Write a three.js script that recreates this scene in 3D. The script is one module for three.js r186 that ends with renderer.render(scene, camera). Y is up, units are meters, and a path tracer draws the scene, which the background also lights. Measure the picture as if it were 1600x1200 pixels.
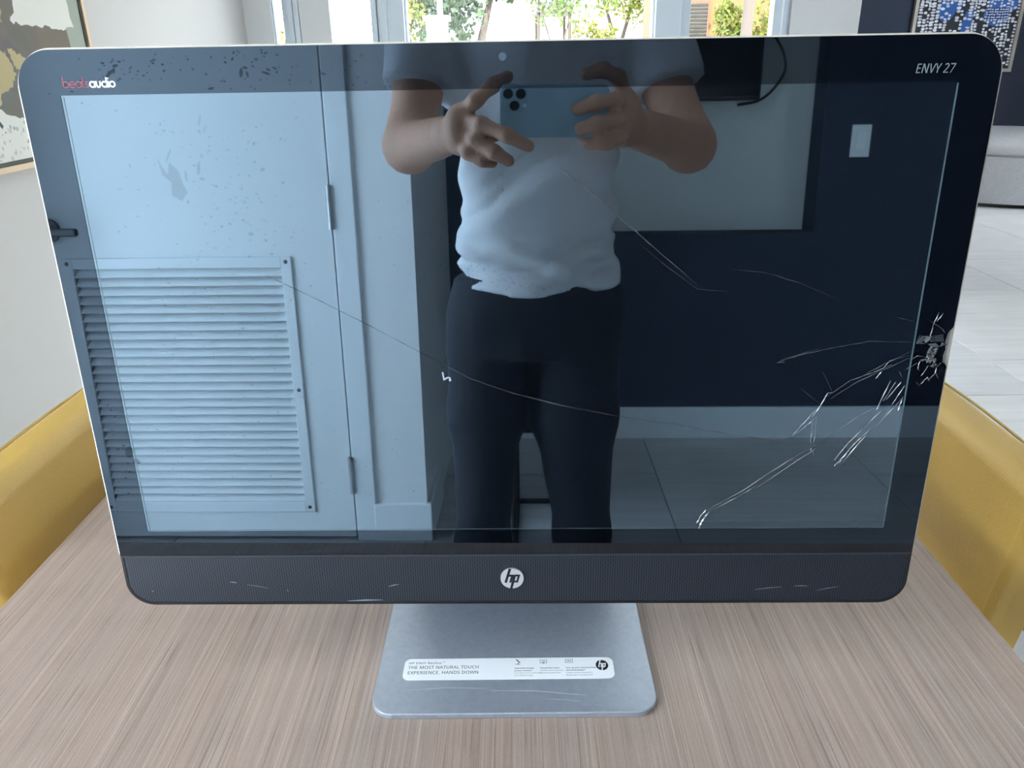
import * as THREE from 'three';
import { RoundedBoxGeometry } from 'three/addons/geometries/RoundedBoxGeometry.js';
import { mergeGeometries } from 'three/addons/utils/BufferGeometryUtils.js';
import { TextGeometry } from 'three/addons/geometries/TextGeometry.js';
import { FontLoader } from 'three/addons/loaders/FontLoader.js';

// ---------------------------------------------------------------- camera, sky, sun, exposure
const scene = new THREE.Scene();
const D = Math.PI / 180;
const camera = new THREE.PerspectiveCamera(52.68, 4 / 3, 0.01, 200);
camera.position.set(0.0073, 1.245, 0.5328);
camera.rotation.set(-22.6 * D, 0.54 * D, -0.96 * D, 'YXZ');
camera.updateMatrixWorld();

scene.background = new THREE.Color().setRGB(0.80, 0.90, 1.0);
scene.backgroundIntensity = 9.0;
const sun = new THREE.DirectionalLight(new THREE.Color().setRGB(1.0, 0.93, 0.82), 13);
sun.position.set(3, 20, 11);
sun.target.position.set(0, 0, -9);
sun.shadow.mapSize.set(2048, 2048);
Object.assign(sun.shadow.camera, { left: -25, right: 25, top: 25, bottom: -25, near: 1, far: 70 });
scene.add(sun, sun.target);

const renderer = new THREE.WebGLRenderer({ antialias: true });
renderer.toneMapping = THREE.LinearToneMapping;
renderer.toneMappingExposure = 1.62;
renderer.shadowMap.enabled = true;

// ---------------------------------------------------------------- helpers
let seed = 12345;
const rnd = () => ((seed = (Math.imul(seed, 1664525) + 1013904223) >>> 0) / 4294967296);
const rr = (a, b) => a + (b - a) * rnd();
const V = (x, y, z) => new THREE.Vector3(x, y, z);
const used = {};
function numbered(n) { const k = used[n] = (used[n] ?? -1) + 1; return k ? n + '_' + String(k).padStart(3, '0') : n; }
function tag(o, label, category, group) { Object.assign(o.userData, { label, category }); if (group) o.userData.group = group; return o; }
function thing(name, label, category, pos = [0, 0, 0], turn = 0, group) {
  const o = new THREE.Group(); o.name = numbered(name); o.position.set(...pos); o.rotation.y = turn; scene.add(o);
  return tag(o, label, category, group);
}
function part(name, geo, mat, parent) {
  const m = new THREE.Mesh(Array.isArray(geo) ? (geo.length > 1 ? merge(geo) : geo[0]) : geo, mat); m.name = name; parent.add(m); return m;
}
function struct(name, geo, mat) { const m = part(name, geo, mat, scene); m.userData.kind = 'structure'; return m; }
function structGroup(name) { const g = new THREE.Group(); g.name = name; g.userData.kind = 'structure'; scene.add(g); return g; }
function merge(list) {
  return mergeGeometries(list.map((g) => {
    const h = g.index ? g.toNonIndexed() : g;
    for (const k of Object.keys(h.attributes)) if (!['position', 'normal', 'uv'].includes(k)) h.deleteAttribute(k);
    if (!h.attributes.uv) h.setAttribute('uv', new THREE.BufferAttribute(new Float32Array(h.attributes.position.count * 2), 2));
    return h;
  }));
}
// box between two corners
function bx(x0, y0, z0, x1, y1, z1, r = 0) {
  const w = x1 - x0, h = y1 - y0, d = z1 - z0;
  const g = r ? new RoundedBoxGeometry(w, h, d, 2, Math.min(r, w / 2.01, h / 2.01, d / 2.01)) : new THREE.BoxGeometry(w, h, d);
  return g.translate((x0 + x1) / 2, (y0 + y1) / 2, (z0 + z1) / 2);
}
function tube(pts, r, seg = 24, sides = 8) { return new THREE.TubeGeometry(new THREE.CatmullRomCurve3(pts.map((p) => V(...p)), false, 'centripetal'), seg, r, sides); }
function rod(a, b, r0, r1 = r0, sides = 14) {
  const A = V(...a), B = V(...b), d = B.clone().sub(A), g = new THREE.CylinderGeometry(r1, r0, d.length(), sides);
  g.applyQuaternion(new THREE.Quaternion().setFromUnitVectors(V(0, 1, 0), d.clone().normalize()));
  return g.translate((A.x + B.x) / 2, (A.y + B.y) / 2, (A.z + B.z) / 2);
}
function rrect(x0, y0, x1, y1, r) {           // rounded rectangle; r may be [bl, br, tr, tl]
  const [bl, br, tr, tl] = Array.isArray(r) ? r : [r, r, r, r], s = new THREE.Shape();
  s.moveTo(x0 + bl, y0); s.lineTo(x1 - br, y0); s.absarc(x1 - br, y0 + br, br, -Math.PI / 2, 0);
  s.lineTo(x1, y1 - tr); s.absarc(x1 - tr, y1 - tr, tr, 0, Math.PI / 2);
  s.lineTo(x0 + tl, y1); s.absarc(x0 + tl, y1 - tl, tl, Math.PI / 2, Math.PI);
  s.lineTo(x0, y0 + bl); s.absarc(x0 + bl, y0 + bl, bl, Math.PI, Math.PI * 1.5);
  return s;
}
function extr(shape, z0, z1, bevel = 0) {
  const d = z1 - z0, g = new THREE.ExtrudeGeometry(shape, { depth: d - 2 * bevel, bevelEnabled: bevel > 0, bevelThickness: bevel, bevelSize: bevel, bevelOffset: -bevel, bevelSegments: 2, curveSegments: 10 });
  return g.translate(0, 0, z0 + bevel);
}
// flat stroke of constant width through points, extruded a little
function stroke(pts, w, z0, z1, closed = false) {
  const n = pts.length, L = [], R = [];
  for (let i = 0; i < n; i++) {
    const a = pts[closed ? (i - 1 + n) % n : Math.max(i - 1, 0)], b = pts[i], c = pts[closed ? (i + 1) % n : Math.min(i + 1, n - 1)];
    let d1 = [b[0] - a[0], b[1] - a[1]], d2 = [c[0] - b[0], c[1] - b[1]];
    const l1 = Math.hypot(...d1), l2 = Math.hypot(...d2);
    d1 = l1 ? d1.map((v) => v / l1) : d2.map((v) => v / l2); d2 = l2 ? d2.map((v) => v / l2) : d1;
    let nx = -(d1[1] + d2[1]), ny = d1[0] + d2[0]; const l = Math.hypot(nx, ny) || 1; nx /= l; ny /= l;
    const k = Math.min(2.2, 1 / Math.max(0.3, nx * -d2[1] + ny * d2[0])), h = (typeof w === 'function' ? w(i / (n - 1)) : w) / 2 * k;
    L.push([b[0] + nx * h, b[1] + ny * h]); R.push([b[0] - nx * h, b[1] - ny * h]);
  }
  const pos = [], m = closed ? n : n - 1;
  const quad = (a, b, c, d) => pos.push(...a, ...b, ...c, ...a, ...c, ...d);
  for (let i = 0; i < m; i++) {
    const j = (i + 1) % n;
    quad([...R[i], z1], [...R[j], z1], [...L[j], z1], [...L[i], z1]);
    quad([...L[i], z1], [...L[j], z1], [...L[j], z0], [...L[i], z0]);
    quad([...R[i], z0], [...R[j], z0], [...R[j], z1], [...R[i], z1]);
  }
  const g = new THREE.BufferGeometry(); g.setAttribute('position', new THREE.Float32BufferAttribute(pos, 3)); g.computeVertexNormals(); return g;
}
const ringPts = (cx, cy, r, a0 = 0, a1 = 360, n = 26) => Array.from({ length: n + (a1 - a0 < 360 ? 1 : 0) }, (_, i) => { const t = (a0 + (a1 - a0) * i / n) * D; return [cx + r * Math.cos(t), cy + r * Math.sin(t)]; });
// value noise
const hsh = (i, j, k) => { let h = Math.imul(i, 374761393) + Math.imul(j, 668265263) + Math.imul(k, 974711); h = Math.imul(h ^ (h >>> 13), 1274126177); return ((h ^ (h >>> 16)) >>> 0) / 4294967296; };
const sm = (t) => t * t * (3 - 2 * t);
function noise(x, y, z = 0) {
  const i = Math.floor(x), j = Math.floor(y), k = Math.floor(z), u = sm(x - i), v = sm(y - j), w = sm(z - k);
  const l = (a, b, t) => a + (b - a) * t;
  return l(l(l(hsh(i, j, k), hsh(i + 1, j, k), u), l(hsh(i, j + 1, k), hsh(i + 1, j + 1, k), u), v),
    l(l(hsh(i, j, k + 1), hsh(i + 1, j, k + 1), u), l(hsh(i, j + 1, k + 1), hsh(i + 1, j + 1, k + 1), u), v), w);
}
function dataTex(w, h, fn, srgb = true) {
  const a = new Uint8Array(w * h * 4);
  for (let j = 0; j < h; j++) for (let i = 0; i < w; i++) { const c = fn(i / w, j / h), k = (j * w + i) * 4; for (let q = 0; q < 3; q++) a[k + q] = Math.max(0, Math.min(255, c[q])); a[k + 3] = 255; }
  const t = new THREE.DataTexture(a, w, h); t.magFilter = THREE.LinearFilter; t.minFilter = THREE.LinearMipmapLinearFilter; t.generateMipmaps = true;
  t.wrapS = t.wrapT = THREE.RepeatWrapping; if (srgb) t.colorSpace = THREE.SRGBColorSpace; t.needsUpdate = true; return t;
}
function canvasTex(w, h, draw, srgb = true) {
  const c = document.createElement('canvas'); c.width = w; c.height = h; draw(c.getContext('2d'), w, h);
  const t = new THREE.CanvasTexture(c); if (srgb) t.colorSpace = THREE.SRGBColorSpace; t.anisotropy = 8; return t;
}
function uvBy(g, fn) { const p = g.attributes.position, uv = new Float32Array(p.count * 2); for (let i = 0; i < p.count; i++) { const [u, v] = fn(p.getX(i), p.getY(i), p.getZ(i)); uv[2 * i] = u; uv[2 * i + 1] = v; } g.setAttribute('uv', new THREE.BufferAttribute(uv, 2)); return g; }
const std = (hex, rough = 0.6, metal = 0, extra = {}) => new THREE.MeshStandardMaterial({ color: hex, roughness: rough, metalness: metal, ...extra });
const phy = (hex, o = {}) => new THREE.MeshPhysicalMaterial({ color: hex, ...o });

// smooth closed surface of a distance field on a grid (surface nets)
function fieldMesh(f, lo, hi, c) {
  const n = [0, 1, 2].map((a) => Math.ceil((hi[a] - lo[a]) / c) + 1), [nx, ny, nz] = n, F = new Float32Array(nx * ny * nz);
  for (let k = 0, q = 0; k < nz; k++) for (let j = 0; j < ny; j++) for (let i = 0; i < nx; i++) F[q++] = f(lo[0] + i * c, lo[1] + j * c, lo[2] + k * c);
  const id = new Int32Array(F.length).fill(-1), pos = [], idx = [], st = [1, nx, nx * ny];
  for (let k = 0; k < nz - 1; k++) for (let j = 0; j < ny - 1; j++) for (let i = 0; i < nx - 1; i++) {
    const q = i + nx * (j + ny * k); let s = [0, 0, 0], m = 0;
    for (let a = 0; a < 3; a++) for (let e = 0; e < 4; e++) {
      const b = (a + 1) % 3, d = (a + 2) % 3, o = [0, 0, 0]; o[b] = e & 1; o[d] = e >> 1;
      const p0 = q + o[0] * st[0] + o[1] * st[1] + o[2] * st[2], f0 = F[p0], f1 = F[p0 + st[a]];
      if ((f0 < 0) !== (f1 < 0)) { o[a] = f0 / (f0 - f1); s = s.map((v, z) => v + o[z]); m++; }
    }
    if (m) { id[q] = pos.length / 3; pos.push(lo[0] + (i + s[0] / m) * c, lo[1] + (j + s[1] / m) * c, lo[2] + (k + s[2] / m) * c); }
  }
  for (let k = 1; k < nz - 1; k++) for (let j = 1; j < ny - 1; j++) for (let i = 1; i < nx - 1; i++) {
    const q = i + nx * (j + ny * k);
    for (let a = 0; a < 3; a++) {
      const f0 = F[q], f1 = F[q + st[a]]; if ((f0 < 0) === (f1 < 0)) continue;
      const b = st[(a + 1) % 3], d = st[(a + 2) % 3], w = [id[q], id[q - b], id[q - b - d], id[q - d]];
      if (f0 < 0) idx.push(w[0], w[1], w[2], w[0], w[2], w[3]); else idx.push(w[0], w[2], w[1], w[0], w[3], w[2]);
    }
  }
  const g = new THREE.BufferGeometry(); g.setAttribute('position', new THREE.Float32BufferAttribute(pos, 3)); g.setIndex(idx); g.computeVertexNormals(); return g;
}
const cap = (a, b, r0, r1) => {                // tapered capsule distance
  const d = [b[0] - a[0], b[1] - a[1], b[2] - a[2]], l2 = d[0] * d[0] + d[1] * d[1] + d[2] * d[2] || 1e-9;
  return (x, y, z) => { let t = ((x - a[0]) * d[0] + (y - a[1]) * d[1] + (z - a[2]) * d[2]) / l2; t = t < 0 ? 0 : t > 1 ? 1 : t; return Math.hypot(x - a[0] - d[0] * t, y - a[1] - d[1] * t, z - a[2] - d[2] * t) - r0 - (r1 - r0) * t; };
};
const ell = (c, r) => (x, y, z) => { const X = (x - c[0]) / r[0], Y = (y - c[1]) / r[1], Z = (z - c[2]) / r[2], k = Math.hypot(X, Y, Z); return k * (k - 1) / (Math.hypot(X / r[0], Y / r[1], Z / r[2]) || 1e-6); };
const smin = (a, b, k) => { const h = Math.max(k - Math.abs(a - b), 0) / k; return Math.min(a, b) - h * h * k / 4; };
const union = (list, k) => (x, y, z) => { let d = list[0](x, y, z); for (let i = 1; i < list.length; i++) d = smin(d, list[i](x, y, z), k); return d; };

// ---------------------------------------------------------------- materials
const plasterBump = dataTex(256, 256, (u, v) => { const n = 128 + 50 * (noise(u * 64, v * 64) - .5) + 60 * (hsh(u * 256 | 0, v * 256 | 0, 3) - .5); return [n, n, n]; }, false);
const wallPaint = (hex, rough = 0.85) => { const t = plasterBump.clone(); t.repeat.set(3, 3); return std(hex, rough, 0, { bumpMap: t, bumpScale: 0.0006 }); };
const M = {
  wall: wallPaint('#c4c1bc'), white: wallPaint('#e6e7e7', 0.6), navy: wallPaint('#2b3444', 0.8), niche: wallPaint('#cfd1cd'), ceiling: wallPaint('#eeeeec'),
  trim: std('#e4e8ea', 0.45), door: std('#dfe3e4', 0.5), frame: std('#dce6ee', 0.4), grout: std('#8d8b88', 0.9),
  steel: std('#b9babb', 0.32, 1), darkSteel: std('#5f6062', 0.4, 1), black: std('#101114', 0.5), glossBlack: phy('#08090b', { roughness: 0.12 }),
  pane: phy('#ffffff', { transmission: 1, thickness: 0, roughness: 0, ior: 1.5 }),
};

// ---------------------------------------------------------------- the room shell
const ZB = -4.25, ZN = -8.8, XL = -1.5, XR = 6.5, ZP = 1.62, ZR = 2.5, H = 2.7;
struct('wall_left', [bx(XL - 0.15, -0.05, ZB - 0.15, XL, H, 0.25), bx(XL - 0.15, -0.05, 1.45, XL, H, ZP + 0.9), bx(XL - 0.15, 2.42, 0.25, XL, H, 1.45), bx(XL - 0.15, -0.05, 0.25, XL, 0.06, 1.45)], M.wall);
{ // tall window beside the table, lighting the room from the left
  const w = structGroup('window_5');
  part('window_frame', [bx(XL - 0.12, 0.06, 0.25, XL - 0.03, 2.42, 0.31, 0.004), bx(XL - 0.12, 0.06, 1.39, XL - 0.03, 2.42, 1.45, 0.004), bx(XL - 0.12, 0.06, 0.25, XL - 0.03, 0.13, 1.45, 0.004), bx(XL - 0.12, 2.36, 0.25, XL - 0.03, 2.42, 1.45, 0.004)], M.frame, w);
  for (const [a, b] of [[0.31, 1.39]]) part('window_pane', bx(XL - 0.077, 0.13, a, XL - 0.073, 2.36, b), M.pane, w);
}
struct('wall_right', [bx(XR, -0.05, ZN - 0.15, XR + 0.15, H, -6.0), bx(XR, -0.05, -3.9, XR + 0.15, H, ZR + 0.3), bx(XR, 2.42, -6.0, XR + 0.15, H, -3.9), bx(XR, -0.05, -6.0, XR + 0.15, 0.06, -3.9)], M.white);
{ // glazed door on the far right, lighting the tiles and the ottoman
  const w = structGroup('window_6');
  part('window_frame', [bx(XR + 0.03, 0.06, -6.0, XR + 0.12, 0.13, -3.9, 0.004), bx(XR + 0.03, 2.36, -6.0, XR + 0.12, 2.42, -3.9, 0.004), ...[0, 1, 2].map((k) => bx(XR + 0.03, 0.06, -6.0 + k * 1.02, XR + 0.12, 2.42, -5.94 + k * 1.02, 0.004))], M.frame, w);
  for (let k = 0; k < 2; k++) part('window_pane', bx(XR + 0.073, 0.13, -5.94 + k * 1.02, XR + 0.077, 2.36, -4.98 + k * 1.02), M.pane, w);
}
struct('wall_navy_end', bx(3.55, -0.05, ZN - 0.15, XR, H, ZN), M.navy);
const flat = (pts, y0, y1) => new THREE.ExtrudeGeometry(new THREE.Shape(pts.map(([x, z]) => new THREE.Vector2(x, -z))), { depth: y1 - y0, bevelEnabled: false }).rotateX(-Math.PI / 2).translate(0, y0, 0);   // plan outline (x, z) raised from y0 to y1
struct('wall_return', flat([[1.80, ZB - 0.11], [1.93, ZB - 0.11], [3.74, ZN], [3.58, ZN]], -0.05, H), M.white);
struct('ceiling', flat([[XL - 0.15, ZR + 0.45], [XR + 0.15, ZR + 0.45], [XR + 0.15, ZN - 0.15], [3.5, ZN - 0.15], [1.75, ZB - 0.15], [XL - 0.15, ZB - 0.15]], H, H + 0.15), M.ceiling);
// rear wall of the mirrored side of the room: white pier with the closet door, then a navy wall with a pale niche
struct('wall_pier', [bx(-0.485, 0, ZP, -0.32, H, ZR), bx(XL, 2.08, ZP, -0.485, H, ZP + 0.12), bx(XL, -0.05, ZP + 0.7, -0.485, H, ZP + 0.82)], M.white);
struct('wall_rear', [bx(-0.32, 0, ZR, 1.094, 0.845, ZR + 0.3), bx(-0.32, 0.845, ZR, 0.0, 2.25, ZR + 0.3), bx(1.094, 0, ZR, XR, H, ZR + 0.3), bx(-0.32, 2.25, ZR, 1.094, H, ZR + 0.3)], M.navy);
struct('wall_niche', bx(-0.002, 0.84, ZR + 0.13, 1.096, 2.26, ZR + 0.28), M.niche);
struct('baseboard_rear', bx(-0.32, 0, ZR - 0.014, XR, 0.137, ZR, 0.004), M.trim);
struct('baseboard_pier', bx(-0.485, 0, ZP - 0.014, -0.305, 0.127, ZP + 0.3, 0.004), M.trim);
struct('baseboard_left', bx(XL, 0, ZB, XL + 0.014, 0.12, ZP, 0.004), M.trim);
struct('baseboard_navy_end', bx(3.75, 0, ZN, XR, 0.12, ZN + 0.014, 0.004), M.trim);

// floor: large pale porcelain planks laid with offset joints
{
  const floor = struct('floor', flat([[XL - 0.15, ZR + 0.45], [XR + 0.15, ZR + 0.45], [XR + 0.15, ZN - 0.15], [3.5, ZN - 0.15], [1.75, ZB - 0.15], [XL - 0.15, ZB - 0.15]], -0.12, -0.004), M.grout);
  const mats = [0, 1, 2, 3].map((k) => std(['#d7d6d5', '#dad9d7', '#d3d3d3', '#d8d8d9'][k], 0.34, 0, {
    map: dataTex(256, 256, (u, v) => { const s = noise(u * 3 + k * 9, v * 60) * 14 + noise(u * 9 + k, v * 9) * 8; return [228 + s, 227 + s, 226 + s]; }),
  }));
  const TW = 0.8, TL = 1.1, g = 0.004, geos = {};
  let n = 0;
  for (let c = -3; c < 8; c++) for (let r = -9; r < 4; r++) {
    const x0 = Math.max(XL, 0.47 + c * TW), x1 = Math.min(XR, 0.47 + (c + 1) * TW), ph = (c & 1) ? 0.38 : 0;
    const z0 = Math.max(ZN, 1.74 + ph + r * TL), z1 = Math.min(ZR, 1.74 + ph + (r + 1) * TL);
    if (x1 - x0 < 0.03 || z1 - z0 < 0.03 || (z1 < ZB + 0.2 && (x0 + x1) / 2 < 1.93 + (ZB - (z0 + z1) / 2) * 0.40)) continue;
    const key = [(x1 - x0).toFixed(3), (z1 - z0).toFixed(3)].join();
    geos[key] ??= new RoundedBoxGeometry(x1 - x0 - g, 0.012, z1 - z0 - g, 1, 0.0012);
    const t = part('tile', geos[key], mats[(n++ * 7 + c * 3 + 12) % 4], floor); t.position.set((x0 + x1) / 2, -0.006, (z0 + z1) / 2);
  }
}
// window wall behind the computer
{
  const y0 = 0.06, y1 = 2.38, zi = ZB, zo = ZB - 0.12;
  struct('wall_back', [bx(XL, -0.05, zo, -1.345, H, zi), bx(-1.19, -0.05, zo, -1.02, H, zi), bx(1.55, -0.05, zo, 1.935, H, zi), bx(-1.345, y1, zo, -1.19, H, zi), bx(-1.02, y1, zo, 1.55, H, zi), bx(-1.345, -0.05, zo, -1.19, y0, zi), bx(-1.02, -0.05, zo, 1.55, y0, zi)], M.white);
  struct('trim_1', [bx(-0.75, y0, zo - 0.01, -0.605, y1, zi + 0.012, 0.006), bx(-0.735, y0, zi, -0.70, y1, zi + 0.03, 0.004)], M.frame);
  struct('trim_2', [bx(0.794, y0, zo - 0.01, 0.94, y1, zi + 0.012, 0.006)], M.frame);
  const win = (name, x0, x1, l, r, steps = 2) => {
    const w = structGroup(name), fr = [bx(x0, y0, zo + 0.02, x0 + l, y1, zi - 0.02, 0.004), bx(x1 - r, y0, zo + 0.02, x1, y1, zi - 0.02, 0.004), bx(x0, y0, zo + 0.02, x1, y0 + 0.09, zi - 0.02, 0.004), bx(x0, y1 - 0.07, zo + 0.02, x1, y1, zi - 0.02, 0.004)];
    for (let k = 1; k < steps; k++) fr.push(bx(x1 - r * (1 - k / steps), y0, zi - 0.03, x1 - r * (1 - k / steps) + r * 0.3, y1, zi + 0.004, 0.002));
    part('window_frame', fr, M.frame, w);
    part('window_pane', bx(x0 + l, y0 + 0.09, zi - 0.062, x1 - r, y1 - 0.07, zi - 0.058), M.pane, w);
  };
  win('window_1', -1.345, -1.19, 0.008, 0.10, 3); win('window_2', -1.02, -0.75, 0.004, 0.045); win('window_3', -0.605, 0.794, 0.012, 0.012, 1); win('window_4', 0.94, 1.55, 0.056, 0.092);
}
// closet door with a louvred vent, hung in the white pier
{
  const d = structGroup('door_1'), zf = ZP - 0.004;
    part('door_jamb', [bx(-0.543, 0, ZP - 0.012, -0.478, 2.09, ZP + 0.12, 0.004), bx(XL, 0, ZP - 0.012, XL + 0.03, 2.09, ZP + 0.12, 0.004), bx(XL, 2.045, ZP - 0.012, -0.478, 2.10, ZP + 0.12, 0.004)], M.trim, d);
  const x0 = -1.30, x1 = -0.70, ya = 0.135, yb = 0.865;
  part('door_leaf', [bx(XL + 0.035, 0.012, zf, x0, 2.04, zf + 0.045), bx(x1, 0.012, zf, -0.549, 2.04, zf + 0.045), bx(x0, 0.012, zf, x1, ya, zf + 0.045), bx(x0, yb, zf, x1, 2.04, zf + 0.045)], M.door, d);
  const v = part('vent_grille', [bx(x0 - 0.03, ya - 0.035, zf - 0.008, x0, yb + 0.03, zf, 0.002), bx(x1, ya - 0.035, zf - 0.008, x1 + 0.03, yb + 0.03, zf, 0.002), bx(x0, ya - 0.035, zf - 0.008, x1, ya, zf, 0.002), bx(x0, yb, zf - 0.008, x1, yb + 0.03, zf, 0.002)], M.door, d);
  const sg = new RoundedBoxGeometry(x1 - x0, 0.031, 0.003, 1, 0.001); sg.rotateX(0.72);
  const N = 28; for (let i = 0; i < N; i++) { const s = part('slat', sg, M.door, v); s.position.set((x0 + x1) / 2, ya + (i + 0.5) * (yb - ya) / N, zf + 0.004); }
  for (const [hx, hy] of [[x0 - 0.016, yb + 0.016], [x1 + 0.014, yb + 0.016], [x1 + 0.014, ya - 0.018], [x0 - 0.016, ya - 0.018], [x1 + 0.016, 0.5]]) { const s = part('screw', new THREE.SphereGeometry(0.006, 10, 6), M.darkSteel, v); s.scale.z = 0.35; s.position.set(hx, hy, zf - 0.008); }
  for (const hy of [1.03, 0.225, 1.85]) { const h = part('hinge', [bx(-0.556, hy - 0.055, zf - 0.004, -0.51, hy + 0.055, zf + 0.002), rod([-0.546, hy - 0.06, zf - 0.010], [-0.546, hy + 0.06, zf - 0.010], 0.0085)], M.steel, d); h.userData.label = 'steel butt hinge on the closet door'; }
  part('handle', [new THREE.CylinderGeometry(0.033, 0.033, 0.012, 24).rotateX(Math.PI / 2).translate(-1.352, 0.975, zf - 0.006), rod([-1.352, 0.975, zf], [-1.352, 0.975, zf - 0.06], 0.012), bx(-1.362, 0.964, zf - 0.072, -1.235, 0.986, zf - 0.054, 0.008)], M.darkSteel, d);
}

// ---------------------------------------------------------------- table
const TT = 0.74;
{
  const wood = dataTex(2048, 1024, (u, v) => {
    const x = u * 490;                                            // millimetres across the grain
    const fine = (noise(x * 1.7, 0.5, 1) - .5) * (0.3 + 1.5 * noise(x * 0.8 + 9, v * 38, 4)), mid = (noise(x * 0.75, 7.5, 2) - .5) * (0.2 + 1.4 * noise(x * 0.3 + 5, v * 15, 6)), wide = noise(x * 0.05, v * 2.2, 3) - .5, blot = noise(u * 6, v * 6, 5) - .5, speck = hsh(u * 2048 | 0, v * 1024 | 0, 7) - .5;
    const pore = Math.max(0, noise(x * 1.6 + 40, v * 26, 9) - 0.72) * 90;
    const s = fine * 30 + mid * 15 + wide * 5 + blot * 8 + speck * 12 - pore;
    return [164 + s, 145 + s * 1.02 - wide * 3, 134 + s * 1.02 - wide * 6];
  });
  const wm = std('#ffffff', 0.42, 0, { map: wood, bumpMap: wood, bumpScale: 0.00015 });
  const t = thing('dining_table', 'square edged table with straight grained taupe wood laminate top', 'table', [-0.0325, 0, -0.375]);
  const top = new RoundedBoxGeometry(0.981, 0.03, 1.26, 2, 0.002); top.translate(0, TT - 0.015, 0);
  uvBy(top, (x, y, z) => [(x + 0.49) / 0.49, (z + 0.63) / 1.26]);
  part('table_top', top, wm, t);
  part('apron', [bx(-0.4, 0.64, -0.53, 0.4, 0.709, -0.51), bx(-0.4, 0.64, 0.3, 0.4, 0.709, 0.32), bx(-0.42, 0.64, -0.53, -0.4, 0.709, 0.32), bx(0.4, 0.64, -0.53, 0.42, 0.709, 0.32)], std('#8a7566', 0.5), t);
  for (const [x, z] of [[-1, -1], [1, -1], [-1, 1], [1, 1]]) part('leg', bx(x * 0.385 - 0.025, 0, (z < 0 ? -0.5 : 0.27) - 0.025, x * 0.385 + 0.025, 0.7, (z < 0 ? -0.5 : 0.27) + 0.025, 0.004), std('#8a7566', 0.5), t);
}

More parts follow.
